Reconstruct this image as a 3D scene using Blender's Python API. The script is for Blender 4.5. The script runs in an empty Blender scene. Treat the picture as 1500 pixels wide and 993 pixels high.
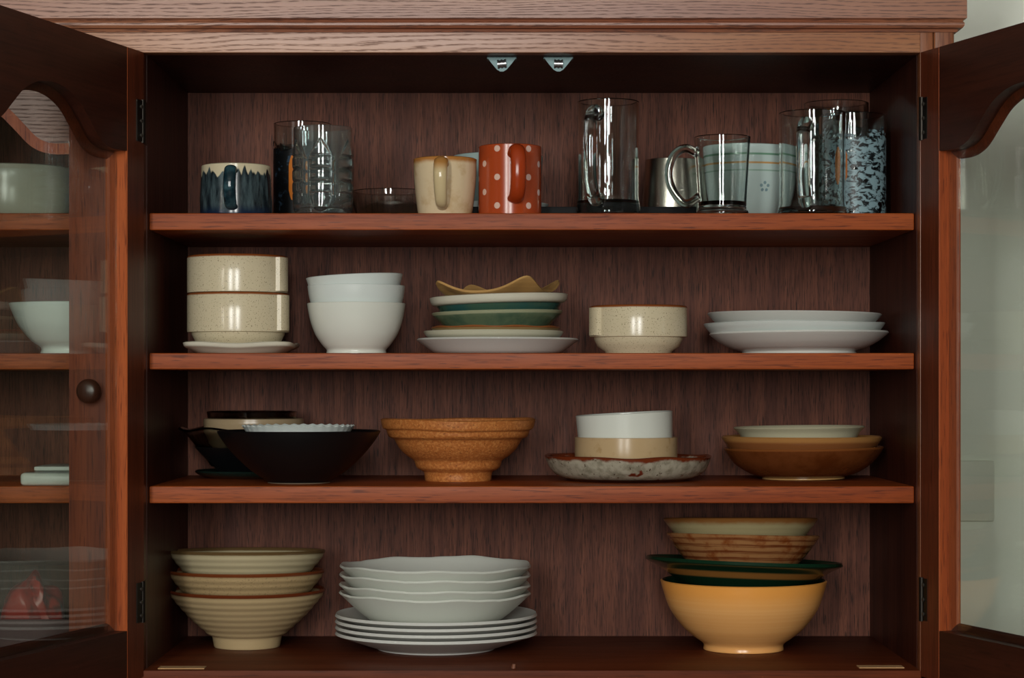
import bpy, bmesh, math, random
from mathutils import Vector, Matrix
random.seed(7)
S = bpy.context.scene
COL = S.collection
PI = math.pi
R = math.radians

# ------------------------------------------------------------------ camera, world, light, exposure
ZC = 1.25                 # lens height
D, F = 2.687, 3180.0      # metres from lens to the cabinet front (y = 0); focal length in pixels of a 1500 px frame
cam = bpy.data.cameras.new('camera'); co = bpy.data.objects.new('camera', cam); COL.objects.link(co)
co.location = (0, -D, ZC); co.rotation_euler = (PI/2, 0, 0)
cam.sensor_width = 36; cam.lens = F/1500*36
cam.shift_x = (750-740)/1500; cam.shift_y = (565-496.5)/1500
cam.clip_start = .05
S.camera = co
S.view_settings.view_transform = 'Standard'; S.view_settings.look = 'None'
S.view_settings.gamma = 1; S.view_settings.use_curve_mapping = False
S.cycles.transparent_max_bounces = 32
S.view_settings.exposure = .95

w = bpy.data.worlds.new('world'); S.world = w; w.use_nodes = True
w.node_tree.nodes['Background'].inputs[0].default_value = (.80, .92, 1.0, 1)
w.node_tree.nodes['Background'].inputs[1].default_value = 1.0

YF = -4.6                                          # inner face of the wall behind the camera
WINDOWS = ((-1.33, -.83), (-.12, .38)); WZ0, WZ1 = 1.08, 2.55   # its two tall windows
for i, (x0, x1) in enumerate(WINDOWS):
    la = bpy.data.lights.new('window_daylight', 'AREA'); la.shape = 'RECTANGLE'
    la.size, la.size_y = x1-x0, WZ1-WZ0
    la.energy = 46; la.color = (1.0, .99, .93)
    lo = bpy.data.objects.new('window_daylight', la); COL.objects.link(lo)
    lo.location = ((x0+x1)/2, YF-.10, (WZ0+WZ1)/2); lo.rotation_euler = (PI/2, 0, 0)   # shines towards +y, into the room

# ------------------------------------------------------------------ node helpers and materials
def rgb(h):
    v = [int(h[i:i+2], 16)/255 for i in (0, 2, 4)]
    return tuple(c/12.92 if c <= .04045 else ((c+.055)/1.055)**2.4 for c in v) + (1,)

class NT:
    def __init__(s, name):
        s.m = bpy.data.materials.new(name); s.m.use_nodes = True
        s.t = s.m.node_tree; s.b = s.t.nodes['Principled BSDF']
    def n(s, typ, **kw):
        x = s.t.nodes.new(typ)
        for k, v in kw.items(): setattr(x, k, v)
        return x
    def put(s, sock, v):
        if hasattr(v, 'links'): s.t.links.new(v, sock)
        else: sock.default_value = v
    def math(s, op, a, b=0.0, c=None, clamp=False):
        x = s.n('ShaderNodeMath', operation=op, use_clamp=clamp)
        s.put(x.inputs[0], a); s.put(x.inputs[1], b)
        if c is not None: s.put(x.inputs[2], c)
        return x.outputs[0]
    def mix(s, f, a, b, mode='MIX'):
        x = s.n('ShaderNodeMix', data_type='RGBA', blend_type=mode)
        s.put(x.inputs[0], f); s.put(x.inputs[6], a); s.put(x.inputs[7], b)
        return x.outputs[2]
    def coord(s, scale=(1,1,1), kind='Object'):
        t = s.n('ShaderNodeTexCoord'); m = s.n('ShaderNodeMapping')
        s.t.links.new(t.outputs[kind], m.inputs[0]); m.inputs['Scale'].default_value = scale
        return m.outputs[0]
    def xyz(s):
        t = s.n('ShaderNodeTexCoord'); p = s.n('ShaderNodeSeparateXYZ'); s.t.links.new(t.outputs['Object'], p.inputs[0])
        return p.outputs
    def noise(s, vec, scale=1, detail=4, rough=.55, dist=0):
        x = s.n('ShaderNodeTexNoise'); s.put(x.inputs['Vector'], vec)
        x.inputs['Scale'].default_value = scale; x.inputs['Detail'].default_value = detail
        x.inputs['Roughness'].default_value = rough; x.inputs['Distortion'].default_value = dist
        return x.outputs[0]
    def step(s, v, a, b):
        x = s.n('ShaderNodeMapRange', interpolation_type='SMOOTHSTEP'); s.put(x.inputs[0], v)
        x.inputs[1].default_value = a; x.inputs[2].default_value = b
        x.inputs[3].default_value = 0; x.inputs[4].default_value = 1
        return x.outputs[0]
    def set(s, **kw):
        for k, v in kw.items(): s.put(s.b.inputs[k.replace('_', ' ')], v)
        return s
    def bump(s, h, strength=.2, dist=.001):
        x = s.n('ShaderNodeBump'); x.inputs['Strength'].default_value = strength; x.inputs['Distance'].default_value = dist
        s.put(x.inputs['Height'], h); s.t.links.new(x.outputs[0], s.b.inputs['Normal'])

def plain(name, h, rough=.4, metal=0, **kw):
    return NT(name).set(Base_Color=rgb(h), Roughness=rough, Metallic=metal, **kw).m

def wood(name, light, mid, dark, axis, rough=.35, ring=1.0, pores=.6, coarse=1.0, spec=.5):
    """stained oak: long grain along axis, broad colour figure, short dark pores"""
    t = NT(name)
    sc = [1, 1, 1]; sc[axis] = .035
    v = t.coord(tuple(c*40*coarse for c in sc))
    big = t.noise(v, .55, 3, .5, .6)
    fine = t.noise(v, 5.0, 4, .6, .2)
    sp = [1, 1, 1]; sp[axis] = .05
    pv = t.coord(tuple(c*330*coarse for c in sp))
    pore = t.noise(pv, 1.0, 2, .5)
    col = t.mix(t.step(big, .32, .68), rgb(mid), rgb(light))
    col = t.mix(t.math('MULTIPLY', t.step(fine, .42, .72), .55*ring), col, rgb(dark))
    col = t.mix(t.math('MULTIPLY', t.step(pore, .56, .68), pores), col, rgb(dark))
    t.set(Base_Color=col, Specular_IOR_Level=spec)
    t.set(Roughness=t.math('ADD', t.math('MULTIPLY', fine, .18), rough-.09))
    t.bump(pore, -.12, .0006)
    return t.m

def oak_front(name, light, mid, dark, rough):
    """flat-sawn oak face: wavy cathedral rings along x with rows of pores"""
    t = NT(name)
    v = t.coord((1.6, 9, 16))
    wob = t.noise(v, 1.3, 3, .5, .4)
    x, y, z = t.xyz()
    band = t.math('SINE', t.math('ADD', t.math('MULTIPLY', t.math('ADD', z, y), 1300), t.math('MULTIPLY', wob, 52)))
    pv = t.coord((70, 900, 900))
    pore = t.noise(pv, 1, 2, .5)
    f = t.math('MULTIPLY', t.step(band, -.2, .95), t.step(pore, .36, .60))
    col = t.mix(t.step(wob, .3, .7), rgb(mid), rgb(light))
    col = t.mix(t.math('MULTIPLY', f, .7), col, rgb(dark))
    t.set(Base_Color=col, Roughness=t.math('ADD', t.math('MULTIPLY', f, .2), rough), Specular_IOR_Level=.6)
    t.bump(f, -.25, .0006)
    return t.m

def glaze(name, col, rough=.22, rim=None, speck=None, bands=None, mottle=None, coat=0, streak=None, lines=None, bump=0):
    """glazed ceramic. rim=(colour, z start, z full, wobble); speck=(colour, scale, threshold, amount);
    bands=(colour, rings per metre, amount); mottle=(colour, scale, lo, hi); lines=[(colour, z, half width)]"""
    t = NT(name); c = rgb(col); x, y, z = t.xyz()
    o = t.coord()
    if mottle:
        c = t.mix(t.step(t.noise(o, mottle[1], 4, .6), mottle[2], mottle[3]), c, rgb(mottle[0]))
    if bands:
        b = t.math('SINE', t.math('ADD', t.math('MULTIPLY', z, bands[1]*2*PI), t.math('MULTIPLY', t.noise(o, 25, 2), 2.5)))
        bb = t.noise(t.coord((12, 12, 420)), 1, 3, .6)
        c = t.mix(t.math('MULTIPLY', t.math('MULTIPLY', t.step(b, -.6, .9), t.step(bb, .3, .6)), bands[2]), c, rgb(bands[0]))
    if streak:
        c = t.mix(t.math('MULTIPLY', t.step(t.noise(t.coord((2, 2, 260)), 1, 3, .55), .4, .7), streak[1]), c, rgb(streak[0]))
    if speck:
        c = t.mix(t.math('MULTIPLY', t.step(t.noise(o, speck[1], 2, .5), speck[2], speck[2]+.06), speck[3]), c, rgb(speck[0]))
    for h, zc_, hw in (lines or []):
        f = t.math('SUBTRACT', 1, t.step(t.math('ABSOLUTE', t.math('SUBTRACT', z, zc_)), hw*.6, hw*1.3))
        c = t.mix(f, c, rgb(h))
    if rim:
        wz = t.math('ADD', z, t.math('MULTIPLY', t.math('SUBTRACT', t.noise(o, 45, 3, .6), .5), rim[3]))
        c = t.mix(t.step(wz, rim[1], rim[2]), c, rgb(rim[0]))
    t.set(Base_Color=c, Roughness=rough, Coat_Weight=coat, Coat_Roughness=.05)
    if bump: t.bump(t.noise(o, 160, 3), bump, .001)
    return t.m

def thin_glass(name, tint='FFFFFF', base=.04, rough=0.0):
    """flat pane: clear with a Fresnel mirror"""
    t = NT(name); nt = t.t; nt.nodes.remove(t.b)
    tr = t.n('ShaderNodeBsdfTransparent'); tr.inputs[0].default_value = rgb(tint)
    gl = t.n('ShaderNodeBsdfGlossy'); gl.inputs['Roughness'].default_value = rough
    g = t.n('ShaderNodeNewGeometry'); dt = t.n('ShaderNodeVectorMath', operation='DOT_PRODUCT')
    nt.links.new(g.outputs['Incoming'], dt.inputs[0]); nt.links.new(g.outputs['Normal'], dt.inputs[1])
    c = t.math('SUBTRACT', 1, t.math('ABSOLUTE', dt.outputs['Value']), clamp=True)
    mx = t.n('ShaderNodeMixShader')
    t.put(mx.inputs[0], t.math('ADD', t.math('MULTIPLY', t.math('POWER', c, 5), 1-base), base, clamp=True))
    nt.links.new(tr.outputs[0], mx.inputs[1]); nt.links.new(gl.outputs[0], mx.inputs[2])
    nt.links.new(mx.outputs[0], nt.nodes['Material Output'].inputs[0])
    return t.m

def clear_glass(name, tint='F4FAF8', rough=0.0):
    return NT(name).set(Base_Color=rgb(tint), Roughness=rough, IOR=1.47, Transmission_Weight=1.0).m

M = {}
M['shelf_edge'] = wood('cherry_shelf_wood', 'A24E1E', '8C3D13', '461806', 0, .45, .8, .65, 1.6, .2)
M['shelf_edge_low'] = M['shelf_edge']
M['header'] = oak_front('oak_header_wood', 'B07A56', '9A6242', '522C1C', .36)
M['back'] = wood('back_panel_wood', '71412F', '593023', '24100A', 2, .55, 1.0, .8, 2.6, .18)
M['side'] = wood('shaded_side_panel_wood', '4C2012', '3A170C', '1C0905', 2, .45, .8, .5, 1.3, .25)  # darkened: the shade on sideways-facing panels is put into the colour
M['door'] = wood('shaded_door_stile_wood', '602B18', '4E2211', '290F07', 2, .4, .7, .5, 1.4, .3)  # shaded copy: dimness of the open doors' inner faces is in the colour
M['door_edge_lit'] = wood('lit_door_edge_wood', 'A65328', '8E401C', '56210D', 2, .45, .6, .7, 1.6, .25)  # lit copy: light on edges turned to the viewer is in the colour
M['door_lit'] = wood('lit_closed_door_wood', '8E4524', '78361A', '3C1608', 2, .42, .8, .6, 1.5, .25)  # lit copy of the stile wood for the front-facing closed door
M['rail'] = wood('shaded_door_rail_wood', '3E1C11', '32150D', '1A0905', 0, .42, .7, .5, 1.4, .3)  # shaded copy: base colour carries the shade of the rails' inside faces
M['front_rail_lit'] = oak_front('lit_oak_rail_front_wood', '8A5A44', '744834', '3A1E16', .4)  # lit copy of the rail wood, brightened for the outward faces
M['post'] = wood('post_wood', '9A6246', '88502F', '4E2414', 2, .34, .7, .5)
M['pane'] = thin_glass('door_pane_glass', 'FBFDFB')
M['bronze'] = plain('dark_bronze', '2E2A26', .42, .9)
M['screw'] = plain('dull_screw_metal', '6A6660', .35, .9)
M['zinc'] = plain('zinc_catch_metal', '5C7274', .45, .35)
M['roller'] = plain('roller_metal', '9A9A9C', .28, .9)
M['knob'] = plain('brown_knob_lacquer', '4A2A1E', .3)
M['felt'] = plain('tan_felt', 'B98F62', .9)
M['white'] = plain('white_porcelain', 'DDE0D6', .2)
M['white_blue'] = plain('cool_white_porcelain', 'D8E0DC', .28)
M['white_plate'] = plain('grey_white_porcelain', 'D2D2CC', .25)
M['glass'] = clear_glass('clear_drinking_glass')
M['pressed'] = NT('pressed_glass').set(Base_Color=rgb('E6F0EE'), Roughness=.02, IOR=1.45, Transmission_Weight=.97).m
M['steel'] = NT('brushed_steel').set(Base_Color=rgb('B9B4A8'), Metallic=1.0, Roughness=.27).m


# ------------------------------------------------------------------ geometry helpers
def new_obj(name, bm, mats, parent=None, loc=(0,0,0), rot=(0,0,0), smooth=35):
    bmesh.ops.recalc_face_normals(bm, faces=bm.faces)
    me = bpy.data.meshes.new(name); bm.to_mesh(me); bm.free()
    for m in (mats if isinstance(mats, (list, tuple)) else [mats]): me.materials.append(m)
    if smooth:
        me.shade_smooth(); me.set_sharp_from_angle(angle=R(smooth))
    o = bpy.data.objects.new(name, me); COL.objects.link(o)
    o.location = loc; o.rotation_euler = rot
    if parent: o.parent = parent
    return o

def tag(o, label, cat, group=None):
    o['label'] = label; o['category'] = cat
    if group: o['group'] = group
    return o

def empty(name, loc, rz=0, label=None, cat=None, group=None, rot=None):
    o = bpy.data.objects.new(name, None); COL.objects.link(o); o.empty_display_size = .05
    o.location = loc; o.rotation_euler = rot or (0, 0, rz)
    if label: tag(o, label, cat, group)
    return o

def box(bm, x0, x1, y0, y1, z0, z1, bev=0, seg=2):
    r = bmesh.ops.create_cube(bm, size=1)
    vs = r['verts']
    for v in vs:
        v.co = Vector((x0+(v.co.x+.5)*(x1-x0), y0+(v.co.y+.5)*(y1-y0), z0+(v.co.z+.5)*(z1-z0)))
    if bev:
        es = list({e for v in vs for e in v.link_edges})
        bmesh.ops.bevel(bm, geom=es, offset=bev, segments=seg, affect='EDGES', profile=.6)
    return bm

def prism(bm, poly, fn, t0, t1):
    """poly of 2D points, fn(u, v, t) -> 3D, extruded from t0 to t1"""
    a = [bm.verts.new(fn(u, v, t0)) for u, v in poly]; b = [bm.verts.new(fn(u, v, t1)) for u, v in poly]
    n = len(poly)
    for i in range(n): bm.faces.new((a[i], a[(i+1) % n], b[(i+1) % n], b[i]))
    bm.faces.new(a); bm.faces.new(b[::-1])
    return bm

def tube(bm, path, rad, seg=14, up=Vector((1,0,0)), flat=1.0, caps=True):
    """swept round bar; rad a number or a list; flat squashes the section across 'up'"""
    pts = [Vector(p) for p in path]; rings = []
    for i, p in enumerate(pts):
        t = (pts[min(i+1, len(pts)-1)]-pts[max(i-1, 0)]).normalized()
        s = (up-t*up.dot(t)).normalized(); n = t.cross(s)
        r = rad[i] if isinstance(rad, (list, tuple)) else rad
        rings.append([bm.verts.new(p+s*math.cos(2*PI*k/seg)*r+n*math.sin(2*PI*k/seg)*r*flat) for k in range(seg)])
    for a, b in zip(rings, rings[1:]):
        for k in range(seg): bm.faces.new((a[k], a[(k+1) % seg], b[(k+1) % seg], b[k]))
    if caps: bm.faces.new(rings[0]); bm.faces.new(rings[-1][::-1])
    return bm

def spline(pts, n):
    """Catmull-Rom through 2D/3D points"""
    P = [Vector(p) for p in pts]; P = [2*P[0]-P[1]]+P+[2*P[-1]-P[-2]]; out = []
    for i in range(1, len(P)-2):
        for k in range(n):
            t = k/n; a, b, c, d = P[i-1:i+3]
            out.append(.5*((2*b)+(c-a)*t+(2*a-5*b+4*c-d)*t*t+(3*b-a-3*c+d)*t**3))
    out.append(P[-2]); return out

def normals2(pts):
    out = []
    for i in range(len(pts)):
        a = pts[max(i-1, 0)]; b = pts[min(i+1, len(pts)-1)]
        d = Vector((b[0]-a[0], b[1]-a[1])); d = d.normalized() if d.length else Vector((0, 1))
        out.append(Vector((d.y, -d.x)))
    return out

def lathe(outer, t=.004, floor=None, inner=None, seg=72, mod=None, inner_mat=0, rim_round=.5):
    """closed vessel of revolution about local z. outer: (r, z) from foot edge to rim; inner offset by t"""
    bm = bmesh.new(); outer = [Vector(p) for p in outer]
    if floor is None: floor = t*1.6
    if inner is None:
        nm = normals2(outer); inn = []
        for p, n in zip(outer, nm):
            q = p-n*t
            if q.x > .006 and q.y > floor+.0006: inn.append(q)
        inn[-1].y = outer[-1].y-.0003
        inn = [q for i, q in enumerate(inn) if i == 0 or q.y >= inn[i-1].y-1e-4]
    else: inn = [Vector(p) for p in inner]
    mid = (outer[-1]+inn[-1])/2; mid.y = max(outer[-1].y, inn[-1].y)+(outer[-1]-inn[-1]).length*.5*rim_round
    prof = [(p, 0) for p in outer]+[(mid, 0)]+[(p, 1) for p in inn[::-1]]
    prof.append((Vector((inn[0].x*.82, floor)), 1))
    rings = []
    for p, side in prof:
        ring = []
        for k in range(seg):
            a = 2*PI*k/seg; r, z = p
            if mod: r, z = mod(a, r, z)
            ring.append(bm.verts.new((r*math.cos(a), r*math.sin(a), z)))
        rings.append(ring)
    for i, (a, b) in enumerate(zip(rings, rings[1:])):
        for k in range(seg):
            f = bm.faces.new((a[k], a[(k+1) % seg], b[(k+1) % seg], b[k]))
            f.material_index = inner_mat if prof[i+1][1] else 0
    bm.faces.new(rings[0][::-1])
    f = bm.faces.new(rings[-1]); f.material_index = inner_mat
    return bm

def smooth_prof(pts, n=4):
    return [tuple(p) for p in spline([(p[0], p[1], 0) for p in pts], n)] if n > 1 else pts
def sp2(pts, n=4): return [(p.x, p.y) for p in spline([(a, b, 0) for a, b in pts], n)]

def K(y): return (D+y)/F                       # metres per photo pixel at depth y
def X(px, y): return (px-740)*K(y)
def Z(py, y): return ZC+(565-py)*K(y)
S1, S2, S3, S0 = ZC+.2166, ZC+.0411, ZC-.1259, ZC-.3524      # tops of the three shelves and of the bottom board

def vessel(name, cx, y, base, pts, t, mats, label, cat, group=None, floor=None, n=4, mod=None, rot=(0,0,0), seg=72, inner_mat=0, sharp=40, inner=None):
    """pts: list of (half width in photo px, height above base in metres)"""
    k = K(y); prof = [(hw*k, h) for hw, h in pts]
    if n > 1: prof = sp2(prof, n)
    o = new_obj(name, lathe(prof, t, floor, inner, seg, mod, inner_mat), mats, None, (X(cx, y), y, base), rot, sharp)
    return tag(o, label, cat, group)

# ------------------------------------------------------------------ the room
def struct(name, bm, m):
    o = new_obj(name, bm, m, smooth=0); o['kind'] = 'structure'; return o
wt = NT('painted_plaster'); wt.set(Base_Color=wt.mix(wt.step(wt.noise(wt.coord(), 6, 5, .6), .3, .7), rgb('E2E6D8'), rgb('EAEDE2')), Roughness=.6); wt.bump(wt.noise(wt.coord(), 90, 3), .05)
M['wall'] = wt.m
M['ceil'] = plain('ceiling_paint', 'B4B4AC', .8)
M['dim_wall'] = plain('taupe_wall_paint', '8C8474', .7)
M['floor'] = wood('floor_boards', '5E4430', '4E3826', '2E2016', 1, .4, .7, .4, .5)
M['frame'] = plain('white_window_paint', 'D8D8D2', .4)
YB = .40; RX0, RX1, RH = -4.2, 4.2, 3.0
struct('floor', box(bmesh.new(), RX0, RX1, YF, YB, -.06, 0), M['floor'])
struct('ceiling', box(bmesh.new(), RX0, RX1, YF, YB, RH, RH+.06), M['ceil'])
struct('wall_back', box(bmesh.new(), RX0, RX1, YB, YB+.08, 0, RH), M['wall'])
struct('wall_left', box(bmesh.new(), RX0-.08, RX0, YF, YB, 0, RH), M['dim_wall'])
struct('wall_right', box(bmesh.new(), RX1, RX1+.08, YF, YB, 0, RH), M['dim_wall'])
bm = bmesh.new()
(p0, p1), (p2, p3) = WINDOWS
for a in ((RX0, p0, 0, RH), (p1, p2, 0, RH), (p3, RX1, 0, RH), (p0, p1, 0, WZ0), (p0, p1, WZ1, RH), (p2, p3, 0, WZ0), (p2, p3, WZ1, RH)): box(bm, a[0], a[1], YF-.08, YF, a[2], a[3])
struct('wall_front', bm, M['dim_wall'])
for i, (x0, x1) in enumerate(WINDOWS):
    bm = bmesh.new()
    for a in ((x0, x1, WZ0, WZ0+.04), (x0, x1, WZ1-.04, WZ1), (x0, x0+.035, WZ0, WZ1), (x1-.035, x1, WZ0, WZ1), (x0, x1, 1.98, 2.02)):
        box(bm, a[0], a[1], YF-.06, YF-.01, a[2], a[3])
    win = struct('window_%d' % (i+1), bm, M['frame'])
    new_obj('window_pane', box(bmesh.new(), x0+.02, x1-.02, YF-.04, YF-.036, WZ0+.02, WZ1-.02), thin_glass('window_pane_glass'), win, smooth=0)

# blank switch plate on the wall, seen through the right door
k = K(YB); sx1 = X(1455, YB); sz0 = Z(763, YB)
sp = new_obj('wall_plate', box(bmesh.new(), sx1-.086, sx1, YB-.009, YB, sz0, sz0+.086, .003), plain('ivory_plastic', 'DCDED0', .4), None)
tag(sp, 'blank square pale plastic cover plate on the wall right of the cabinet', 'wall plate')

# ------------------------------------------------------------------ the cabinet
IX0, IX1 = -.447, .5137          # clear width of the open section
LX = -.845                       # left end of the closed section
DEP = .372                       # depth of the back panel
TOP, BOT = ZC+.4124, S0
cab = empty('china_cabinet', (-.2, .18, 0), 0, 'reddish stained oak china cabinet with glazed doors standing open against the wall', 'cabinet')
CO = Vector((-.2, .18, 0))
def cpart(name, bm, m, smooth=30, rz=0):
    bmesh.ops.translate(bm, verts=bm.verts, vec=-CO); return new_obj(name, bm, m, cab, smooth=smooth)

bk = cpart('back_panel', box(bmesh.new(), LX-.01, IX1+.02, DEP, DEP+.012, BOT-.02, TOP+.02), M['back'])
cpart('top_board', box(bmesh.new(), LX-.01, IX1+.02, .022, DEP, TOP, TOP+.02), M['side'])
cpart('bottom_board', box(bmesh.new(), LX-.01, IX1+.04, .0, DEP, BOT-.022, BOT, .0015), wood('bottom_board_wood', '6E341A', '602A14', '331409', 0, .5, .8, .5, 1.4, .12))
cpart('bottom_rail', box(bmesh.new(), LX-.02, .556, .004, .03, BOT-.075, BOT-.0225), M['shelf_edge'])
cpart('side_panel', box(bmesh.new(), IX1, IX1+.02, .023, DEP, BOT, TOP), M['side'])
cpart('outer_side_panel', box(bmesh.new(), IX1+.022, .556, .02, DEP+.012, BOT-.075, TOP+.05), M['door'])
cpart('divider_panel', box(bmesh.new(), IX0-.02, IX0, .022, DEP, BOT, TOP), M['side'])
cpart('side_panel', box(bmesh.new(), LX-.03, LX-.01, 0, DEP+.012, BOT-.075, TOP+.05), M['side'])
cpart('divider_stile', box(bmesh.new(), -.4845, IX0-.0004, 0, .022, BOT, TOP, .001), M['door'])
cpart('header_rail', box(bmesh.new(), LX-.01, IX1, 0, .022, TOP, TOP+.05, .0008), M['header'])
cpart('corner_stile', box(bmesh.new(), IX1, .5295, 0, .021, BOT-.0220, TOP+.05, .0012), M['post'])
cpart('corner_post', box(bmesh.new(), .5305, .556, -.001, .0205, BOT-.075, TOP+.05, .004, 3), M['post'])
for i, (z, th) in enumerate(((S1, .0214), (S2, .0206), (S3, .0215))):
    cpart('shelf', box(bmesh.new(), IX0+.0005, IX1-.0005, .036, DEP-.001, z-th, z, .0022, 3), M['shelf_edge'])
    cpart('shelf', box(bmesh.new(), LX, IX0-.021, .036, DEP-.001, z-th, z, .0022, 3), M['shelf_edge'])
# crown moulding swept round the right-hand corner
prof = [(.0, .4372), (.0025, .4372), (.004, .4405), (.0085, .4415), (.0105, .4445), (.0105, .4475), (.0085, .450), (.0095, .4515), (.013, .4530), (.013, .515), (.02, .525), (.02, .54), (-.02, .54), (-.02, .4372)]
bm = bmesh.new(); rings = []
for fx, fy in ((0, 1), (1, 1), (2, 1)):
    ring = []
    for o_, z in prof:
        p = ((LX-.03, -o_), (.556+o_, -o_), (.556+o_, DEP+.02))[fx]
        ring.append(bm.verts.new((p[0], p[1], ZC+z)))
    rings.append(ring)
for a, b in zip(rings, rings[1:]):
    for i in range(len(prof)): bm.faces.new((a[i], a[(i+1) % len(prof)], b[(i+1) % len(prof)], b[i]))
bm.faces.new(rings[0]); bm.faces.new(rings[-1][::-1])
cpart('crown_moulding', bm, oak_front('oak_crown_wood', '9A6448', '874F37', '40221A', .36), 25)
cpart('top_cover', box(bmesh.new(), LX-.03, .57, -.015, DEP+.02, ZC+.541, ZC+.551), M['side'])
# sideboard body the hutch stands on
cpart('base_body', box(bmesh.new(), LX-.05, .576, -.03, DEP+.02, .10, BOT-.105), M['door'])
cpart('base_top', box(bmesh.new(), LX-.07, .596, -.05, DEP+.022, BOT-.104, BOT-.076, .004), M['shelf_edge'])
cpart('base_plinth', box(bmesh.new(), LX-.03, .556, .0, DEP, 0, .099), M['side'])

# doors ------------------------------------------------------------
DZ0, DZ1, ST = ZC-.3595, ZC+.4125, .045
arch = [(.045, .2862), (.062, .2852), (.085, .2850), (.104, .2878), (.122, .2950), (.146, .3125), (.169, .3285), (.190, .3375), (.212, .3428), (.239, .3450)]
def door(hx, hy, side, ang, DW=.478, lift=0, extra=.018):
    DI = DW-ST-extra; FS = ST+extra; mid = (ST+DI)/2       # free stile a little wider than the hinge stile
    """side +1: leaf runs towards +x when shut. local x along the leaf, local y = 0 the inside face, -y outside"""
    f = (mid-ST)/(.239-ST); pts = [(ST+(x-ST)*f, z+lift) for x, z in arch]; pts += [(2*mid-x, z) for x, z in pts[-2::-1]]
    curve = [(p.x, p.y) for p in spline([(x, z, 0) for x, z in pts], 5)]
    sx = side; z0 = DZ0-ZC; z1 = DZ1-ZC
    stile = [(0, 0), (ST-.0012, 0), (ST, -.0012), (ST, -.0165), (ST+.002, -.0175), (ST+.0075, -.0195), (ST+.0095, -.0225), (ST+.0095, -.024), (0, -.024)]
    bm = bmesh.new()
    prism(bm, stile, lambda u, v, t: (sx*u, v, t), z0, z1)
    prism(bm, [(u+extra if u > 0 else 0, v) for u, v in stile], lambda u, v, t: (sx*(DW-u), v, t), z0, z1)
    bm.faces.ensure_lookup_table()
    bm.normal_update()
    for f in bm.faces:
        c = f.calc_center_median()
        u = abs(c.x)
        if abs(u-ST) < .0008 or abs(u-DI) < .0008 or ST+.0005 < u < DI-.0005: f.material_index = 1
    d = new_obj('door', bm, [M['door'] if ang else M['door_lit'], M['door_edge_lit']], cab, (hx-CO.x, hy-CO.y, ZC), (0, 0, -sx*R(ang)), 30)  # shaded wood on open doors, lit copies on the edges and closed door
    # top rail with the arched lower edge
    def rail(cv, ya, yb, top):
        bm = bmesh.new()
        a = [[bm.verts.new((sx*x, y, zz)) for y in (ya, yb)] for x, zz in cv]
        b = [[bm.verts.new((sx*x, y, top)) for y in (ya, yb)] for x, zz in cv]
        for i in range(len(cv)-1):
            for q, w_ in ((a, b),):
                bm.faces.new((q[i][0], q[i+1][0], w_[i+1][0], w_[i][0])); bm.faces.new((q[i][1], q[i+1][1], w_[i+1][1], w_[i][1]))
            bm.faces.new((a[i][0], a[i+1][0], a[i+1][1], a[i][1])); bm.faces.new((b[i][0], b[i+1][0], b[i+1][1], b[i][1]))
        for i in (0, -1): bm.faces.new((a[i][0], a[i][1], b[i][1], b[i][0]))
        return bm
    bm = rail(curve, 0, -.0235, z1); bm.faces.ensure_lookup_table()
    for f in bm.faces:
        if all(v.co.y < -.02 for v in f.verts): f.material_index = 1
    new_obj('top_rail', bm, [M['rail'], M['front_rail_lit']], d, smooth=40)  # shaded wood inside, lit copy on the outer face
    # moulded lip following the arch on the outer side
    bm = bmesh.new(); sec = [(0, -.0165), (.0025, -.0172), (.0075, -.0195), (.0095, -.0222), (.0095, -.0237), (-.004, -.0237)]
    nm = normals2(curve); rs = []
    for (x, zz), n in zip(curve, nm):
        rs.append([bm.verts.new((sx*min(max(x+n.x*u, ST), DI), v, zz+n.y*u)) for u, v in sec])
    for a, b in zip(rs, rs[1:]):
        for i in range(len(sec)): bm.faces.new((a[i], a[(i+1) % len(sec)], b[(i+1) % len(sec)], b[i]))
    bm.faces.new(rs[0]); bm.faces.new(rs[-1][::-1])
    new_obj('arch_moulding', bm, M['door'] if ang else M['door_edge_lit'], d, smooth=40)  # shaded copy on open doors, lit copy on the closed one
    zb = -.2985
    br = [(0, z0), (0, zb), (-.0165, zb), (-.0195, zb+.0075), (-.0225, zb+.0095), (-.0237, zb+.0095), (-.0237, z0)]
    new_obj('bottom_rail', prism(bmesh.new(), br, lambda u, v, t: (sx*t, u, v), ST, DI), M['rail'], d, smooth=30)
    xs = [ST+.0005, DI-.0005]
    # pane cut to the arch, 3 mm thick
    bm = bmesh.new(); q = [[], []]
    for j, y in enumerate((-.0133, -.0158)):
        q[j] = [bm.verts.new((sx*min(max(x, xs[0]), xs[1]), y, zz-.0004)) for x, zz in curve]+[bm.verts.new((sx*xs[1], y, zb+.0005)), bm.verts.new((sx*xs[0], y, zb+.0005))]
    n = len(q[0])
    for i in range(n): bm.faces.new((q[0][i], q[0][(i+1) % n], q[1][(i+1) % n], q[1][i]))
    bm.faces.new(q[0]); bm.faces.new(q[1][::-1])
    new_obj('glass_pane', bm, M['pane'], d, smooth=0)
    # turned knob outside on the free stile
    kp = sp2([(.0075, 0), (.0065, .006), (.006, .010), (.011, .014), (.0148, .020), (.0145, .026), (.010, .031), (.002, .0325)], 4)
    bm = bmesh.new(); rr = [[bm.verts.new((r*math.cos(2*PI*k/28), -.024-z, r*math.sin(2*PI*k/28))) for k in range(28)] for r, z in kp]
    for a, b in zip(rr, rr[1:]):
        for k in range(28): bm.faces.new((a[k], a[(k+1) % 28], b[(k+1) % 28], b[k]))
    bm.faces.new(rr[0]); bm.faces.new(rr[-1])
    bmesh.ops.translate(bm, verts=bm.verts, vec=(sx*(DW-.026), 0, -.0066))
    new_obj('knob', bm, M['knob'], d)
    return d
door(IX0-.0005, -.001, 1, 106.6)
door(IX1+.0005, -.001, -1, 108.5)
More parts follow.
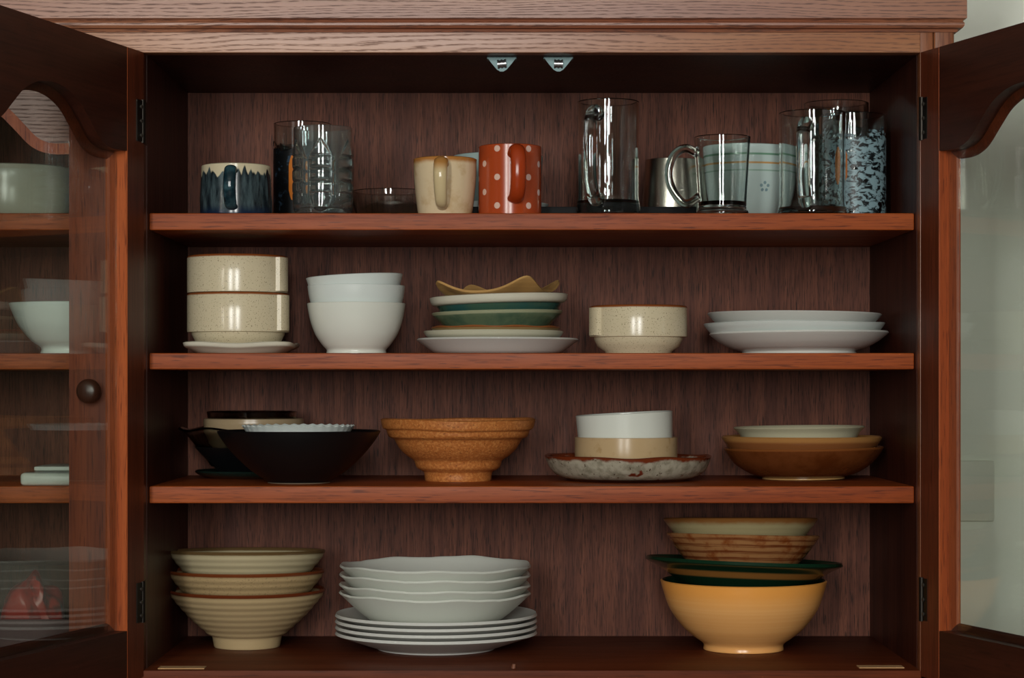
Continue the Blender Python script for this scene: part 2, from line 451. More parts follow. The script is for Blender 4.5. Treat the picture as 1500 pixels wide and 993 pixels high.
door(-.4852-.36, .0235, 1, 0, .36, .011, 0)

# butt hinges at the open doors
def hinge(x, side, py0, py1, ang):
    z0, z1 = Z(py1, 0)-ZC, Z(py0, 0)-ZC
    bm = bmesh.new()
    r = bmesh.ops.create_cone(bm, cap_ends=True, segments=14, radius1=.0036, radius2=.0036, depth=z1-z0)
    bmesh.ops.translate(bm, verts=bm.verts, vec=(-side*.0012, -.0035, (z0+z1)/2))
    box(bm, -side*.0002 if side < 0 else -.0016, .0016 if side < 0 else .0002, -.001, .021, z0, z1)      # leaf on the jamb
    o = new_obj('hinge', bm, M['bronze'], cab, (x-CO.x, -CO.y, ZC))
    a = R(ang); dx, dy = -side*math.cos(a)*-1, -math.sin(a)
    # leaf on the inside face of the door stile
    bm = bmesh.new(); box(bm, 0, .021, 0, .0014, z0+.001, z1-.001)
    new_obj('hinge_leaf', bm, M['bronze'], o, (side*-.0002, 0, 0), (0, 0, -R(ang) if side > 0 else R(ang)+PI), 0) if side > 0 else \
        new_obj('hinge_leaf', box(bmesh.new(), -.017, 0, .0001, .0014, z0+.001, z1-.001), M['bronze'], o, (.0008, 0, 0), (0, 0, R(ang)), 0)
    for z in (z0+.009, (z0+z1)/2, z1-.009):
        b2 = bmesh.new(); bmesh.ops.create_uvsphere(b2, u_segments=10, v_segments=6, radius=.0028)
        bmesh.ops.scale(b2, verts=b2.verts, vec=(1, .45, 1))
        c = Vector((.010*(1 if side > 0 else -1), .0016, 0)); c.rotate(Matrix.Rotation(-side*a, 3, 'Z'))
        new_obj('screw', b2, M['screw'], o, (c.x, c.y, z), (0, 0, -side*a))
for py0, py1 in ((147, 210), (851, 911)): hinge(IX0, 1, py0, py1, 106.6)
for py0, py1 in ((143, 206), (845, 909)): hinge(IX1, -1, py0, py1, 108.5)

# roller catches under the top board
for cx, tl in ((735, -6), (818, 1)):
    cxm = X(cx, .035)
    poly = [(-.0185, 0), (.0185, 0), (.012, -.0085), (.006, -.0155), (.002, -.0178), (-.002, -.0178), (-.006, -.0155), (-.012, -.0085)]
    c = new_obj('door_catch', prism(bmesh.new(), poly, lambda u, v, t: (u, t, v), 0, .004), M['zinc'], cab, (cxm-CO.x, .036-CO.y, TOP-.0004), (0, 0, 0), 20)
    new_obj('catch_bracket', box(bmesh.new(), -.0185, .0185, .004, .022, -.0016, 0), M['zinc'], c)
    bm = bmesh.new()
    for j in range(5): bmesh.ops.create_cone(bm, cap_ends=True, segments=16, radius1=.0056-.0009*(j % 2), radius2=.0056-.0009*(j % 2), depth=.0022, matrix=Matrix.Translation((0, 0, (j-2)*.0022)))
    new_obj('roller', bm, M['roller'], c, (0, -.001, -.0085), (0, PI/2+R(tl), 0))
# felt strips and the little stop on the bottom board
for x0, x1, y in ((231, 299, .012), (1259, 1325, .020)):
    cpart('felt_strip', box(bmesh.new(), X(x0, y), X(x1, y), y+.001, y+.023, S0, S0+.0012), M['felt'], 0)
bm = bmesh.new(); tube(bm, [(X(752, .02), .02, S0), (X(752, .02)+.001, .02, S0+.0055)], [.003, .0022], 10)
cpart('door_stop', bm, plain('worn_peg', '7A4A32', .6))

# ------------------------------------------------------------------ cups, mugs, glasses on the top shelf
def handle(name, mat, parent, ang, pts, rad, flat=1.0, n=6, seg=16):
    """loop in the radial plane at angle ang; pts are (distance from axis, height)"""
    c, s = math.cos(ang), math.sin(ang)
    P = [(p.x*c, p.x*s, p.y) for p in spline([(a, b, 0) for a, b in pts], n)]
    if isinstance(rad, (list, tuple)):
        m = len(P); rr = []
        for i in range(m):
            f = i/(m-1)*(len(rad)-1); j = min(int(f), len(rad)-2); rr.append(rad[j]+(rad[j+1]-rad[j])*(f-j))
        rad = rr
    return new_obj(name, tube(bmesh.new(), P, rad, seg, Vector((-s, c, 0)), flat), mat, parent, smooth=50)

def cup(name, cx, y, base, pts, t, mats, label, cat, group=None, floor=None, n=4, inner_mat=0, inner=None, rz=0, mod=None, seg=72):
    e = empty(name, (X(cx, y), y, base), rz, label, cat, group)
    k = K(y); prof = sp2([(hw*k, h) for hw, h in pts], n) if n > 1 else [(hw*k, h) for hw, h in pts]
    if inner: inner = [(hw*k, h) for hw, h in inner]
    new_obj('body', lathe(prof, t, floor, inner, seg, mod, inner_mat), mats, e, smooth=40)
    return e
FRONT = -PI/2

# dark dripped mug
t = NT('dripped_blue_glaze'); x, y_, z = t.xyz()
ang = t.math('ARCTAN2', y_, x)
cv = t.n('ShaderNodeCombineXYZ'); t.put(cv.inputs[0], t.math('MULTIPLY', ang, 3.2)); t.put(cv.inputs[1], t.math('MULTIPLY', z, 14)); t.put(cv.inputs[2], 1.3)
drip = t.noise(cv.outputs[0], 1.6, 4, .6); blob = t.noise(cv.outputs[0], 1.5, 1.5, .5)
edge = t.step(t.math('ADD', z, t.math('MULTIPLY', t.math('SUBTRACT', blob, .5), .034)), .0530, .0560)
c = t.mix(t.step(drip, .35, .7), rgb('141C22'), rgb('4A5A5E'))
c = t.mix(t.math('SUBTRACT', 1, t.step(z, .002, .016)), c, rgb('14233A'))
c = t.mix(edge, c, rgb('CFC3A4'))
t.set(Base_Color=c, Roughness=.18); M['drip'] = t.m
m = cup('dripped_mug', 346, .11, S1, [(50, 0), (52.3, .0015), (52.5, .02), (51.5, .045), (50.5, .0655)], .0042, M['drip'], 'squat mug with dark blue dripping glaze under a cream rim', 'mug')
handle('handle', glaze('blue_handle_glaze', '10262E', .12, mottle=('35525A', 60, .4, .7)), m, FRONT, [(.043, .056), (.058, .0575), (.068, .046), (.068, .028), (.058, .013), (.043, .010)], .0078, .6)

# printed tall glasses
def print_mat(name, a, b, scale, lo, hi, seed, gaps, z1):
    t = NT(name); o = t.coord((1, 1, 1.7)); mp = t.n('ShaderNodeVectorMath', operation='ADD'); t.put(mp.inputs[0], o); mp.inputs[1].default_value = (seed, seed*2, 0)
    n1 = t.noise(mp.outputs[0], scale, 5, .65, .8); n2 = t.noise(mp.outputs[0], scale*.45, 3, .6, .5)
    t.set(Base_Color=t.mix(t.step(n1, lo, hi), rgb(a), rgb(b)), Roughness=.45)
    x, y, z = t.xyz()
    n2 = t.math('SUBTRACT', n2, t.math('MULTIPLY', t.step(z, z1-.022, z1), .3))
    t.set(Alpha=t.step(n2, gaps-.04, gaps+.04))
    return t.m
def tall_glass(cx, y, hw, top_py, pa, pb, seed, label, rim_mat=None, z0=.012, z1=.1, gaps=.42, lo=.42, hi=.56, patch=None, scale=55):
    k = K(y); h = Z(top_py, y)-S1
    e = cup('printed_glass', cx, y, S1, [(hw*.93, 0), (hw*.97, .002), (hw, .012), (hw, h*.6), (hw, h)], .0022, M['glass'], label, 'glass', floor=.009)
    r = hw*k+.0004; bm = bmesh.new(); seg = 64
    a = [bm.verts.new((r*math.cos(2*PI*i/seg), r*math.sin(2*PI*i/seg), z0)) for i in range(seg)]
    b = [bm.verts.new((r*math.cos(2*PI*i/seg), r*math.sin(2*PI*i/seg), z1)) for i in range(seg)]
    for i in range(seg): bm.faces.new((a[i], a[(i+1) % seg], b[(i+1) % seg], b[i]))
    new_obj('print', bm, print_mat('glass_print_%d' % seed, pa, pb, scale, lo, hi, seed, gaps, z1), e)
    for a0, a1, za, zb in (patch or []):
        bm = bmesh.new(); q = [[], []]
        for i in range(9):
            a_ = R(a0+(a1-a0)*i/8)-PI/2; bulge = math.sin(PI*i/8)
            for j, zz in enumerate((za-(zb-za)*.0, zb)):
                q[j].append(bm.verts.new(((r+.0004)*math.cos(a_), (r+.0004)*math.sin(a_), (za+zb)/2+(zz-(za+zb)/2)*(.55+.45*bulge))))
        for i in range(8): bm.faces.new((q[0][i], q[0][i+1], q[1][i+1], q[1][i]))
        new_obj('orange_print', bm, plain('orange_ink', 'C06A12', .4), e)
    return e
tall_glass(443, .235, 42, 182, '07090C', '2C3E4E', 3, 'tall glass with dark print, behind the clear pressed tumbler', gaps=.30, lo=.56, hi=.64, patch=[(-22, -8, .03, .09), (62, 76, .03, .09)], z0=.004, z1=.112)
tall_glass(1249, .18, 48, 170, '0C1316', '84A0A8', 11, 'tall glass with mottled pale blue and black print, rightmost on the top shelf', gaps=.38, lo=.44, hi=.52, patch=[(-34, -18, .045, .095)], z0=.003, z1=.124, scale=95)
tall_glass(1225, .305, 47, 152, '0A0D10', '46565C', 23, 'tall dark-rimmed printed glass standing farthest back in the right corner', gaps=.34, z0=.003, z1=.15, lo=.5, hi=.62)

# clear pressed tumbler with stacked bosses
def pressed(a, r, z):
    if r < .0375 or not (.004 < z < .101): return r, z
    f = ((a-FRONT)/(PI/3)+.5) % 1-.5                     # six panels of pillow-shaped bosses with grooves between
    u = abs(f)/.37
    if u >= 1: return r, z
    side = 1-u**6
    if z < .029: p = max(0, 1-((.029-z)/.024)**2-u*u)**.35
    elif z < .077: q = ((z-.029)/.016) % 1; p = side*(1-abs(2*q-1)**5)
    else: p = side*min(1, max(0, (.099-z)/.022-u)*7)*min(1, (z-.077)*700)
    return r+.0021*p, z
zs = [i*.0009 for i in range(1, 128)]
m = cup('pressed_tumbler', 473, .105, S1, [(40, 0)]+[(43.2 if z > .003 else 42, z) for z in zs], .003, M['pressed'], 'clear pressed glass tumbler with raised bosses, beside the dripped mug', 'glass', floor=.010, n=1, mod=pressed,
        inner=[(37, .011), (39, .016), (40, .03), (40.5, .07), (41, .1143)], seg=288)

# low clear dish
vessel('clear_dish', 572, .27, S1, [(34, 0), (40, .002), (50, .016), (56, .034), (57.5, .0475)], .0022, M['glass'], 'low clear glass dish behind and left of the cream mug', 'bowl')

# cream mug with the warm rim
M['cream_mug'] = glaze('cream_mug_glaze', 'D8C3A0', .16, rim=('B07538', .0650, .0712, .006), mottle=('C4A67C', 40, .45, .75))
m = cup('cream_mug', 652, .10, S1, [(37, 0), (39, .0015), (42.5, .022), (45.5, .05), (46.5, .0735)], .004, M['cream_mug'], 'cream mug with tan rim left of the orange spotted mug', 'mug', rz=R(-4))
handle('handle', glaze('cream_handle_glaze', 'CDB98F', .14, rim=('B57F44', .050, .066, .004)), m, FRONT, [(.036, .0635), (.052, .066), (.062, .054), (.060, .034), (.050, .016), (.034, .010)], [.0090, .0092, .0088, .0082, .0074, .0066], .7)

# orange mug with spots
t = NT('spotted_orange_glaze'); x, y_, z = t.xyz()
u = t.math('DIVIDE', t.math('ADD', t.math('ARCTAN2', y_, x), R(90-6)), R(30)); v = t.math('DIVIDE', t.math('SUBTRACT', z, .0480), .01805)
u = t.math('ADD', u, 1)
fa = t.math('SUBTRACT', t.math('FRACT', t.math('ADD', t.math('MULTIPLY', t.math('ADD', u, v), .5), 20.5)), .5)
fb = t.math('SUBTRACT', t.math('FRACT', t.math('ADD', t.math('MULTIPLY', t.math('SUBTRACT', u, v), .5), 20.5)), .5)
du = t.math('MULTIPLY', t.math('ADD', fa, fb), .0403*R(30)); dv = t.math('MULTIPLY', t.math('SUBTRACT', fa, fb), .01805)
dist = t.math('SQRT', t.math('ADD', t.math('MULTIPLY', du, du), t.math('MULTIPLY', dv, dv)))
t.set(Base_Color=t.mix(t.step(dist, .0038, .0043), rgb('D9B6A6'), rgb('A8441E')), Roughness=.22); M['spots'] = t.m
M['cream'] = plain('cream_glaze', 'D8C6A4', .2)
m = cup('spotted_mug', 747, .10, S1, [(44.5, 0), (46, .0015), (46, .03), (46, .07), (46, .0895)], .0035, [M['spots'], M['cream']], 'orange mug with pale pink polka dots', 'mug', inner_mat=1)
handle('handle', plain('orange_handle_glaze', 'A03A16', .2), m, FRONT+R(9), [(.037, .0765), (.055, .0815), (.066, .070), (.068, .050), (.063, .032), (.052, .022), (.037, .0205)], .0098, .68)

# things behind: long tray, blue bowl on its saucer, steel cup
ty0, ty1 = .150, .300
bm = box(bmesh.new(), X(690, .15), X(1020, .15), ty0, ty1, S1, S1+.007, .003)
tr = new_obj('serving_tray', bm, plain('black_lacquer', '0B0B0D', .6, 0, Specular_IOR_Level=.15), None)
bx0, bx1 = X(690, .15), X(1020, .15)
bm = bmesh.new()
for a in ((bx0, bx1, ty0, ty0+.005), (bx0, bx1, ty1-.005, ty1), (bx0, bx0+.005, ty0+.005, ty1-.005), (bx1-.005, bx1, ty0+.005, ty1-.005)): box(bm, a[0], a[1], a[2], a[3], S1+.0065, S1+.0175, .001)
new_obj('tray_rim', bm, plain('black_lacquer_rim', '0B0B0D', .6, 0, Specular_IOR_Level=.15), tr)
tag(tr, 'long black lacquered tray lying behind the orange mug and the tall stein', 'tray')
TB = S1+.0072
vessel('white_saucer', 729, .230, TB, [(42, 0), (48, .001), (64, .009), (75, .0190)], .003, M['white_blue'], 'pale saucer under the blue-grey bowl behind the orange mug', 'saucer')
vessel('pale_blue_bowl', 729, .230, TB+.0045, [(30, 0), (33, .003), (50, .022), (63, .05), (66.5, .079)], .003, plain('pale_blue_glaze', '9FB3B0', .2), 'pale blue-grey bowl hidden behind the cream and orange mugs', 'bowl')
vessel('steel_cup', 983, .235, TB, [(40, 0), (43, .001), (42, .025), (39.5, .055), (37.5, .0795)], .0012, M['steel'], 'brushed steel cup between the tall stein and the handled glass cup', 'cup')

# glass mugs
def stein(cx, y, hw, top, label, ha, hpts, hr, thick=.0032, base=.014, flare=0):
    k = K(y); h = Z(top, y)-S1
    e = cup('glass_mug', cx, y, S1, [(hw*.96, 0), (hw*1.03, .002), (hw*1.04, .006), (hw*1.0, base+.004), (hw*.98, base+.015), (hw*.985, h*.6), (hw, h)], thick, M['glass'], label, 'mug', floor=base)
    handle('handle', M['glass'], e, ha, [(hw*k*a_, h*b_) for a_, b_ in hpts], hr, 1.0, 7, 18)
    return e
stein(891, .095, 45.5, 150, 'tall clear glass stein mug, tallest vessel on the top shelf', FRONT-R(22), [(.93, .86), (1.25, .885), (1.62, .82), (1.72, .66), (1.70, .42), (1.58, .24), (1.28, .13), (.93, .14)], .0085, base=.016)
stein(1190, .095, 49, 166, 'tall clear glass mug in front of the printed glasses', FRONT-R(18), [(.94, .84), (1.2, .86), (1.5, .79), (1.58, .62), (1.54, .38), (1.42, .22), (1.2, .12), (.94, .13)], .0085, base=.010)
k = K(.095)
m = cup('glass_cup', 1058, .095, S1, [(36, 0), (38.5, .002), (38, .007), (35.5, .011), (36.5, .03), (39, .065), (41.5, .1015)], .0026, M['glass'], 'clear tapered glass cup with a ring handle on its left', 'cup', floor=.014)
handle('handle', M['glass'], m, PI+R(8), [(.031, .080), (.048, .087), (.063, .078), (.070, .058), (.067, .038), (.055, .020), (.044, .0165), (.030, .026)], .0055, 1.0, 7, 16)
# pale bowl with coloured lines and a little flower
bl = cup('lined_bowl', 1090, .25, S1, [(36, 0), (40, .002), (54, .018), (66, .045), (71, .075), (73.5, .1035)], .003, glaze('lined_bowl_glaze', 'BFD0CC', .22, lines=[('6F9A80', .0905, .0014), ('C79A62', .0790, .0013), ('93AFA0', .0690, .0010)]), 'pale blue bowl with green and tan bands behind the glass cup', 'bowl')
def on_wall(a, zz, off=.0006):
    r = 66.0; hs = [(54, .018), (66, .045), (71, .075), (73.5, .1035)]
    for (r0, h0), (r1, h1) in zip(hs, hs[1:]):
        if h0 <= zz <= h1: r = r0+(r1-r0)*(zz-h0)/(h1-h0)
    r = r*K(.25)+off; return Vector((r*math.sin(a), -r*math.cos(a), zz))
bm = bmesh.new(); fa0, fz = math.asin(23/69), (565-279)*K(.25)-.2166
for q in range(5):
    c0 = (.0052*math.cos(R(90+72*q)), .0052*math.sin(R(90+72*q)))
    vs = [bm.verts.new(on_wall(fa0+(c0[0]+.0022*math.cos(2*PI*i/10))/.063, fz+c0[1]+.0022*math.sin(2*PI*i/10), .0012)) for i in range(10)]
    bm.faces.new(vs)
new_obj('flower_print', bm, plain('blue_grey_ink', '7C979C', .4), bl)

# ------------------------------------------------------------------ second shelf
def square(pw, lift=0, wob=0, ph=0, rmin=0.0):
    def f(a, r, z):
        g = 1/((abs(math.cos(a))**pw+abs(math.sin(a))**pw)**(1/pw)); e = (g-1)/.414
        fr = max(0, min(1, (r-rmin)/.04))
        return r*(1+(g-1)*fr), z+(lift*e+wob*math.sin(5*a+ph))*fr
    return f
oat = dict(rough=.2, speck=('6E5C42', 620, .62, .7))
G1 = 'speckled stacking soup cups'
M['sq'] = plain('white_square_plate_glaze', 'D2CEBC', .25)
vessel('square_plate', 355, .165, S2, [(58, 0), (62, .001), (72, .006), (78, .0090), (80, .0135)], .0042, M['sq'], 'square off-white plate with wavy edge under the two speckled cups', 'plate', mod=square(7, .0012, .0008, 0, .03), seg=96)
def soup_cup(cx, y, base, h, hw, label, lug):
    mt = glaze('oatmeal_glaze_%d' % cx, 'D2C5A6', rim=('8A4A22', h-.0032, h-.0012, .001), **oat)
    e = cup('soup_cup', cx, y, base, [(48*hw/75, 0), (50*hw/75, .0015), (51*hw/75, .004), (62*hw/75, .0105), (67*hw/75, .0195), (67.5*hw/75, .0222), (hw*.982, .0230), (hw*.985, .026), (hw*.985, h*.6), (hw*.985, h-.001), (hw*.975, h)], .004, mt, label, 'bowl', G1, n=1)
    k = K(y); a = lug; r = hw*.985*k
    bm = bmesh.new(); poly = [(r-.003, -.013), (r+.004, -.0105), (r+.0055, -.008), (r+.0055, .008), (r+.004, .0105), (r-.003, .013)]
    c, s = math.cos(a), math.sin(a)
    prism(bm, poly, lambda u, v, t_: (u*c-v*s, u*s+v*c, t_), .0245, h-.002)
    new_obj('lug_handle', bm, mt, e)
    return e
soup_cup(349, .165, S2+.0062, .0728, 75.5, 'speckled oatmeal stacking cup, lower of the two on the square plate', R(-24))
soup_cup(348, .165, S2+.0062+.0513, .0705, 74.5, 'speckled oatmeal stacking cup, upper of the two on the square plate', R(-24))
soup_cup(935, .165, S2, .0627, 72.5, 'speckled oatmeal cup with brown rim standing alone on the second shelf', R(180+27))

G2 = 'white bowls stacked on the second shelf'
vessel('white_bowl', 522, .165, S2, [(41, 0), (44, .0012), (43.5, .006), (50, .0125), (60, .026), (67, .043), (70.5, .058), (72, .0665)], .003, M['white'], 'white porcelain bowl at the bottom of the leaning white stack', 'bowl', G2)
vessel('white_bowl', 522, .165, S2+.0130, [(37, 0), (38.5, .002), (40, .006), (50, .018), (60, .036), (66.0, .052), (69.5, .064), (71.3, .0766)], .0026, M['white_blue'], 'white porcelain bowl in the middle of the leaning white stack', 'bowl', G2)
vessel('white_bowl', 523, .165, S2+.0340, [(34, 0), (36, .002), (38, .005), (50, .020), (59, .036), (66, .053), (71, .0685)], .0026, M['white_blue'], 'tilted white porcelain bowl on top of the leaning white stack', 'bowl', G2, rot=(0, R(-2.8), 0))

y = .20
vessel('white_dinner_plate', 729, y, S2, [(84, 0), (87, .001), (95, .004), (108, .0125), (119, .0195)], .0034, M['white_plate'], 'wide white plate at the bottom of the mixed stack with the tan dish', 'plate')
vessel('side_plate', 723, y, S2+.0078, [(58, 0), (62, .001), (76, .006), (92, .0135), (99, .0175), (103, .0225)], .0032, plain('ivory_glaze', 'CFCBB4', .2), 'small ivory plate off-centre on the wide white plate', 'plate')
vessel('brown_rimmed_plate', 726, y, S2+.0150, [(52, 0), (56, .001), (72, .006), (88, .0150), (95, .0205)], .003, glaze('tan_plate_glaze', 'A98F62', .3, rim=('96582E', .0190, .0204, .001)), 'thin tan plate with brown edge beneath the green bowls', 'plate', mod=lambda a, r, z: (r, z+(.0006*math.sin(9*a) if r > .06 else 0)))
gg = glaze('celadon_glaze', '66775C', .2, rim=('A8AC8C', .0285, .0305, .001), mottle=('4C6450', 30, .4, .7))
vessel('green_bowl', 729, y, S2+.0235, [(56, 0), (60, .0015), (70, .009), (82, .019), (91, .0265), (96.5, .0325)], .003, gg, 'sage green shallow bowl, lower of the two green bowls', 'bowl', rot=(0, R(-1.2), 0))
vessel('green_bowl', 732, y, S2+.0312, [(56, 0), (60, .0015), (69, .009), (80, .020), (87, .0285), (91, .0345)], .003, glaze('sea_green_glaze', '3E5B4B', .2, mottle=('2C5450', 25, .4, .7)), 'darker sea green bowl directly beneath the white plate', 'bowl', rot=(0, R(-1.5), 0))
vessel('flat_white_plate', 731, y, S2+.0665, [(92, 0), (97, .0015), (100, .005), (101.5, .0110)], .0035, M['sq'], 'flat white plate with upright edge under the tan square dish', 'plate', rot=(0, R(-1.8), 0))
# tan square dish with raised corners
def tan(a, r, z):
    pw = 8; g = 1/((abs(math.cos(a))**pw+abs(math.sin(a))**pw)**(1/pw)); fr = min(1, r/.03); e = max(0, (g-1)/.30)
    q = r/.072
    return r*(1+(g-1)*fr), z+.0185*e**1.25*q*q
vessel('square_tan_dish', 731, .20, S2+.0708, [(40, 0), (46, .0008), (60, .0035), (72, .0075), (76, .0095)], .003, glaze('tan_bamboo_glaze', 'C89E62', .35, streak=('A87A48', .6)), 'tan square dish with raised corners on top of the mixed stack', 'dish', mod=tan, seg=120, rot=(0, R(-2.0), R(-20)))

y = .215
vessel('white_serving_plate', 1170, y, S2, [(80, 0), (84, .0012), (83, .0050), (98, .009), (114, .0165), (126, .0248), (130.5, .0285)], .0032, M['white_plate'], 'white plate with foot ring, bottom of the right-hand stack', 'plate', rot=(0, R(-.5), 0))
vessel('white_serving_plate', 1163, y, S2+.0092, [(78, 0), (82, .0012), (100, .008), (118, .0175), (128, .0268), (132, .0325)], .0032, M['white_blue'], 'white plate in the middle of the right-hand stack of three', 'plate', mod=lambda a, r, z: (r, z+(.0008*math.sin(3*a+1) if r > .08 else 0)))
vessel('white_serving_plate', 1163, y, S2+.0185, [(74, 0), (78, .0012), (96, .010), (112, .0215), (122, .0305), (127, .0355)], .003, M['white_plate'], 'white plate on top of the right-hand stack of three', 'plate', rot=(0, R(.5), 0))

# ------------------------------------------------------------------ third shelf
M['black'] = glaze('black_glaze', '0B0C0E', .38, lines=[('A8957C', .0003, .0013)])
y = .29
vessel('green_underplate', 370, y, S3, [(60, 0), (66, .001), (78, .0045), (84, .0085)], .003, plain('bottle_green_glaze', '16231E', .15), 'dark green saucer beneath the rear black bowl', 'saucer')
vessel('small_black_bowl', 370, y, S3+.0038, [(40, 0), (43, .001), (56, .011), (72, .026), (84, .0385)], .003, M['black'], 'smaller black bowl at the back left behind the big black bowl', 'bowl')
M['smoke'] = clear_glass('smoky_glass', 'C4C2BC')
vessel('glass_leaf_dish', 352, y, S3+.0165, [(40, 0), (44, .001), (58, .018), (70, .034), (80, .0445), (88, .0495)], .003, M['smoke'], 'smoky glass dish with flared edge inside the rear black bowl', 'dish', mod=lambda a, r, z: (r*(1+.03*math.sin(6*a) if r > .06 else 1), z+(.002*math.sin(6*a+1) if r > .06 else 0)))
vessel('beige_bowl', 372, y, S3+.0312, [(44, 0), (48, .001), (60, .012), (70, .030), (73.5, .0420), (73, .0492)], .004, plain('beige_glaze', 'A48F70', .25), 'beige bowl nested in the smoky glass dish', 'bowl')
vessel('glass_lid_dish', 369, y, S3+.0655, [(50, 0), (55, .001), (62, .008), (65, .018), (66, .0250)], .003, M['smoke'], 'dark glass dish topping the back left pile', 'dish')
vessel('black_serving_bowl', 438, .118, S3, [(42, 0), (46, .0012), (48, .004), (71, .0175), (94, .0365), (107, .0500), (115, .0600), (119.5, .0670)], .0042, M['black'], 'large matte black bowl at the front left of the third shelf', 'bowl')
def ribbed(a, r, z):
    return (r*(1+.012*math.cos(36*a)) if r > .045 else r, z+(.0008*math.cos(36*a) if r > .06 else 0))
vessel('ribbed_white_dish', 437, .118, S3+.0085, [(36, 0), (40, .001), (52, .016), (66, .040), (76, .058), (82, .0655)], .003, M['white_blue'], 'white dish with ribbed edge sitting in the large black bowl', 'dish', mod=ribbed, seg=180)

kk = K(.197)
oz = lambda py: (706-py)*kk
terra = glaze('speckled_terracotta', 'B26A34', .38, speck=('6A3416', 380, .62, .6), mottle=('C88448', 300, .45, .62), bump=.15)
vessel('terracotta_bowl', 671, .197, S3, [(47, 0), (48.5, .001), (50, oz(694)), (54, oz(691)), (60.5, oz(687)), (63, oz(681)), (65.5, oz(675.5)), (74, oz(670)), (84, oz(661)), (90, oz(652)), (94, oz(645)), (101, oz(642)), (104, oz(637)), (105.5, oz(632)), (110, oz(630)), (112, oz(624)), (113.5, oz(617))], .0055, terra, 'orange-brown speckled stoneware bowl with stepped rings', 'bowl', n=3,
       inner=[(a*kk, b) for a, b in ((42, .012), (50, .018), (62, .030), (78, .042), (92, .056), (104, .070), (108, oz(617)))], mod=lambda a, r, z: (r, z+(.0011*math.sin(2*a+.6)+.0005*math.sin(5*a) if z > .06 else 0)))

y = .20
t = NT('mottled_stoneware'); x, y_, z = t.xyz(); o = t.coord()
c = t.mix(t.step(t.noise(o, 90, 5, .6), .40, .66), rgb('A8A290'), rgb('85806E'))
c = t.mix(t.step(t.noise(o, 210, 3), .64, .70), c, rgb('4A3426'))
c = t.mix(t.step(t.noise(o, 34, 3, .5), .66, .72), c, rgb('6A2A18'))
c = t.mix(t.step(t.math('ADD', z, t.math('MULTIPLY', t.math('SUBTRACT', t.noise(o, 32, 4, .6), .5), .016)), .0265, .0305), c, rgb('6E3018'))
c = t.mix(t.math('SUBTRACT', 1, t.step(z, .003, .0055)), c, rgb('2E1A14'))
t.set(Base_Color=c, Roughness=.22); t.bump(t.noise(o, 120, 3), .3, .001); M['mottled'] = t.m
vessel('mottled_dish', 920, y, S3, [(84, 0), (92, .003), (104, .0075), (113, .015), (119, .0245), (122, .0325)], .0048, M['mottled'], 'rough grey glazed dish with rusty brown rim under two bowls', 'dish', mod=lambda a, r, z: (r*(1+(.008*math.sin(7*a) if z > .02 else 0)), z+((.0008*math.sin(5*a+.6)+.0005*math.sin(9*a)-.0006*math.cos(a)) if z > .012 else 0)), seg=96)
vessel('beige_ramekin', 917, y, S3+.0085, [(68, 0), (71, .0015), (73, .006), (75, .025), (75.2, .0487)], .003, glaze('beige_ramekin_glaze', 'C0A47C', .22, mottle=('AE8E62', 60, .55, .75)), 'straight-sided beige ramekin on the rusty-rimmed dish', 'bowl')
vessel('white_ramekin', 917, y, S3+.0400, [(62, 0), (66, .0015), (68.5, .005), (69.3, .018), (71.0, .0490)], .003, M['white'], 'tilted white ramekin set into the beige one', 'bowl', rot=(0, R(-3.1), 0))

y = .24
vessel('brown_bowl', 1177, y, S3, [(56, 0), (60, .001), (61, .0035), (78, .0085), (98, .020), (110, .0320), (117, .0425)], .0042, glaze('chestnut_glaze', '6A3A1C', .24, mottle=('55290F', 30, .4, .7), rim=('8A5228', .0395, .0415, .001), lines=[('B08A58', .0014, .0016)]), 'chestnut brown bowl at the bottom of the right-hand pile', 'bowl', rot=(0, R(-.7), 0))
vessel('tan_bowl', 1174, y, S3+.0085, [(56, 0), (60, .001), (76, .0085), (96, .021), (108, .0350), (114, .0430), (117, .0480)], .0042, glaze('tan_bowl_glaze', '8A5630', .24, rim=('B07E48', .0405, .045, .001)), 'tan-rimmed brown bowl nested in the chestnut bowl', 'bowl')
vessel('cream_plate', 1171, y, S3+.0185, [(50, 0), (54, .001), (68, .012), (80, .0300), (88, .0440), (96, .0512)], .003, plain('cream_plate_glaze', 'C6C0A2', .22), 'cream plate on top of the brown bowls', 'plate', rot=(0, R(-.7), 0))

# ------------------------------------------------------------------ bottom board
y = .248
prof0 = [(46, 0), (48, .001), (49.5, .008), (51.5, .0150), (57, .0180), (66, .0255), (76, .0335), (88, .0445), (99, .0560), (107, .0650), (114.5, .0764)]
def ribs(a, r, z):
    if r < .046 or not (.018 < z < .074): return r, z
    return r+.00045*math.sin(z*2*PI/.0083), z
G3 = 'ribbed stoneware bowls stacked at the bottom left'
def ribbed_bowl(cx, dz, col, rim, label, extra={}, rot=(0, 0, 0)):
    vessel('ribbed_bowl', cx, y, S0+dz, prof0, .0045, glaze('ribbed_glaze_%d' % int(dz*1e4), col, .3, rim=(rim, .0732, .0752, .0010), **extra), label, 'bowl', G3, n=9, floor=.0215, mod=ribs, rot=rot)
ribbed_bowl(362, 0, 'BAA27A', '6E3218', 'ribbed sand-coloured bowl at the bottom of the left stack')
ribbed_bowl(361, .0254, 'B89E74', '7A3C1C', 'ribbed sand-coloured bowl in the middle of the left stack, with speckled lower band', dict(speck=('6A5434', 420, .6, .5)), (R(-1.2), 0, 0))
ribbed_bowl(362, .0520, 'C2B592', '6E5636', 'paler cream bowl with dark rim on top of the left stack', {}, (R(-2.4), 0, 0))

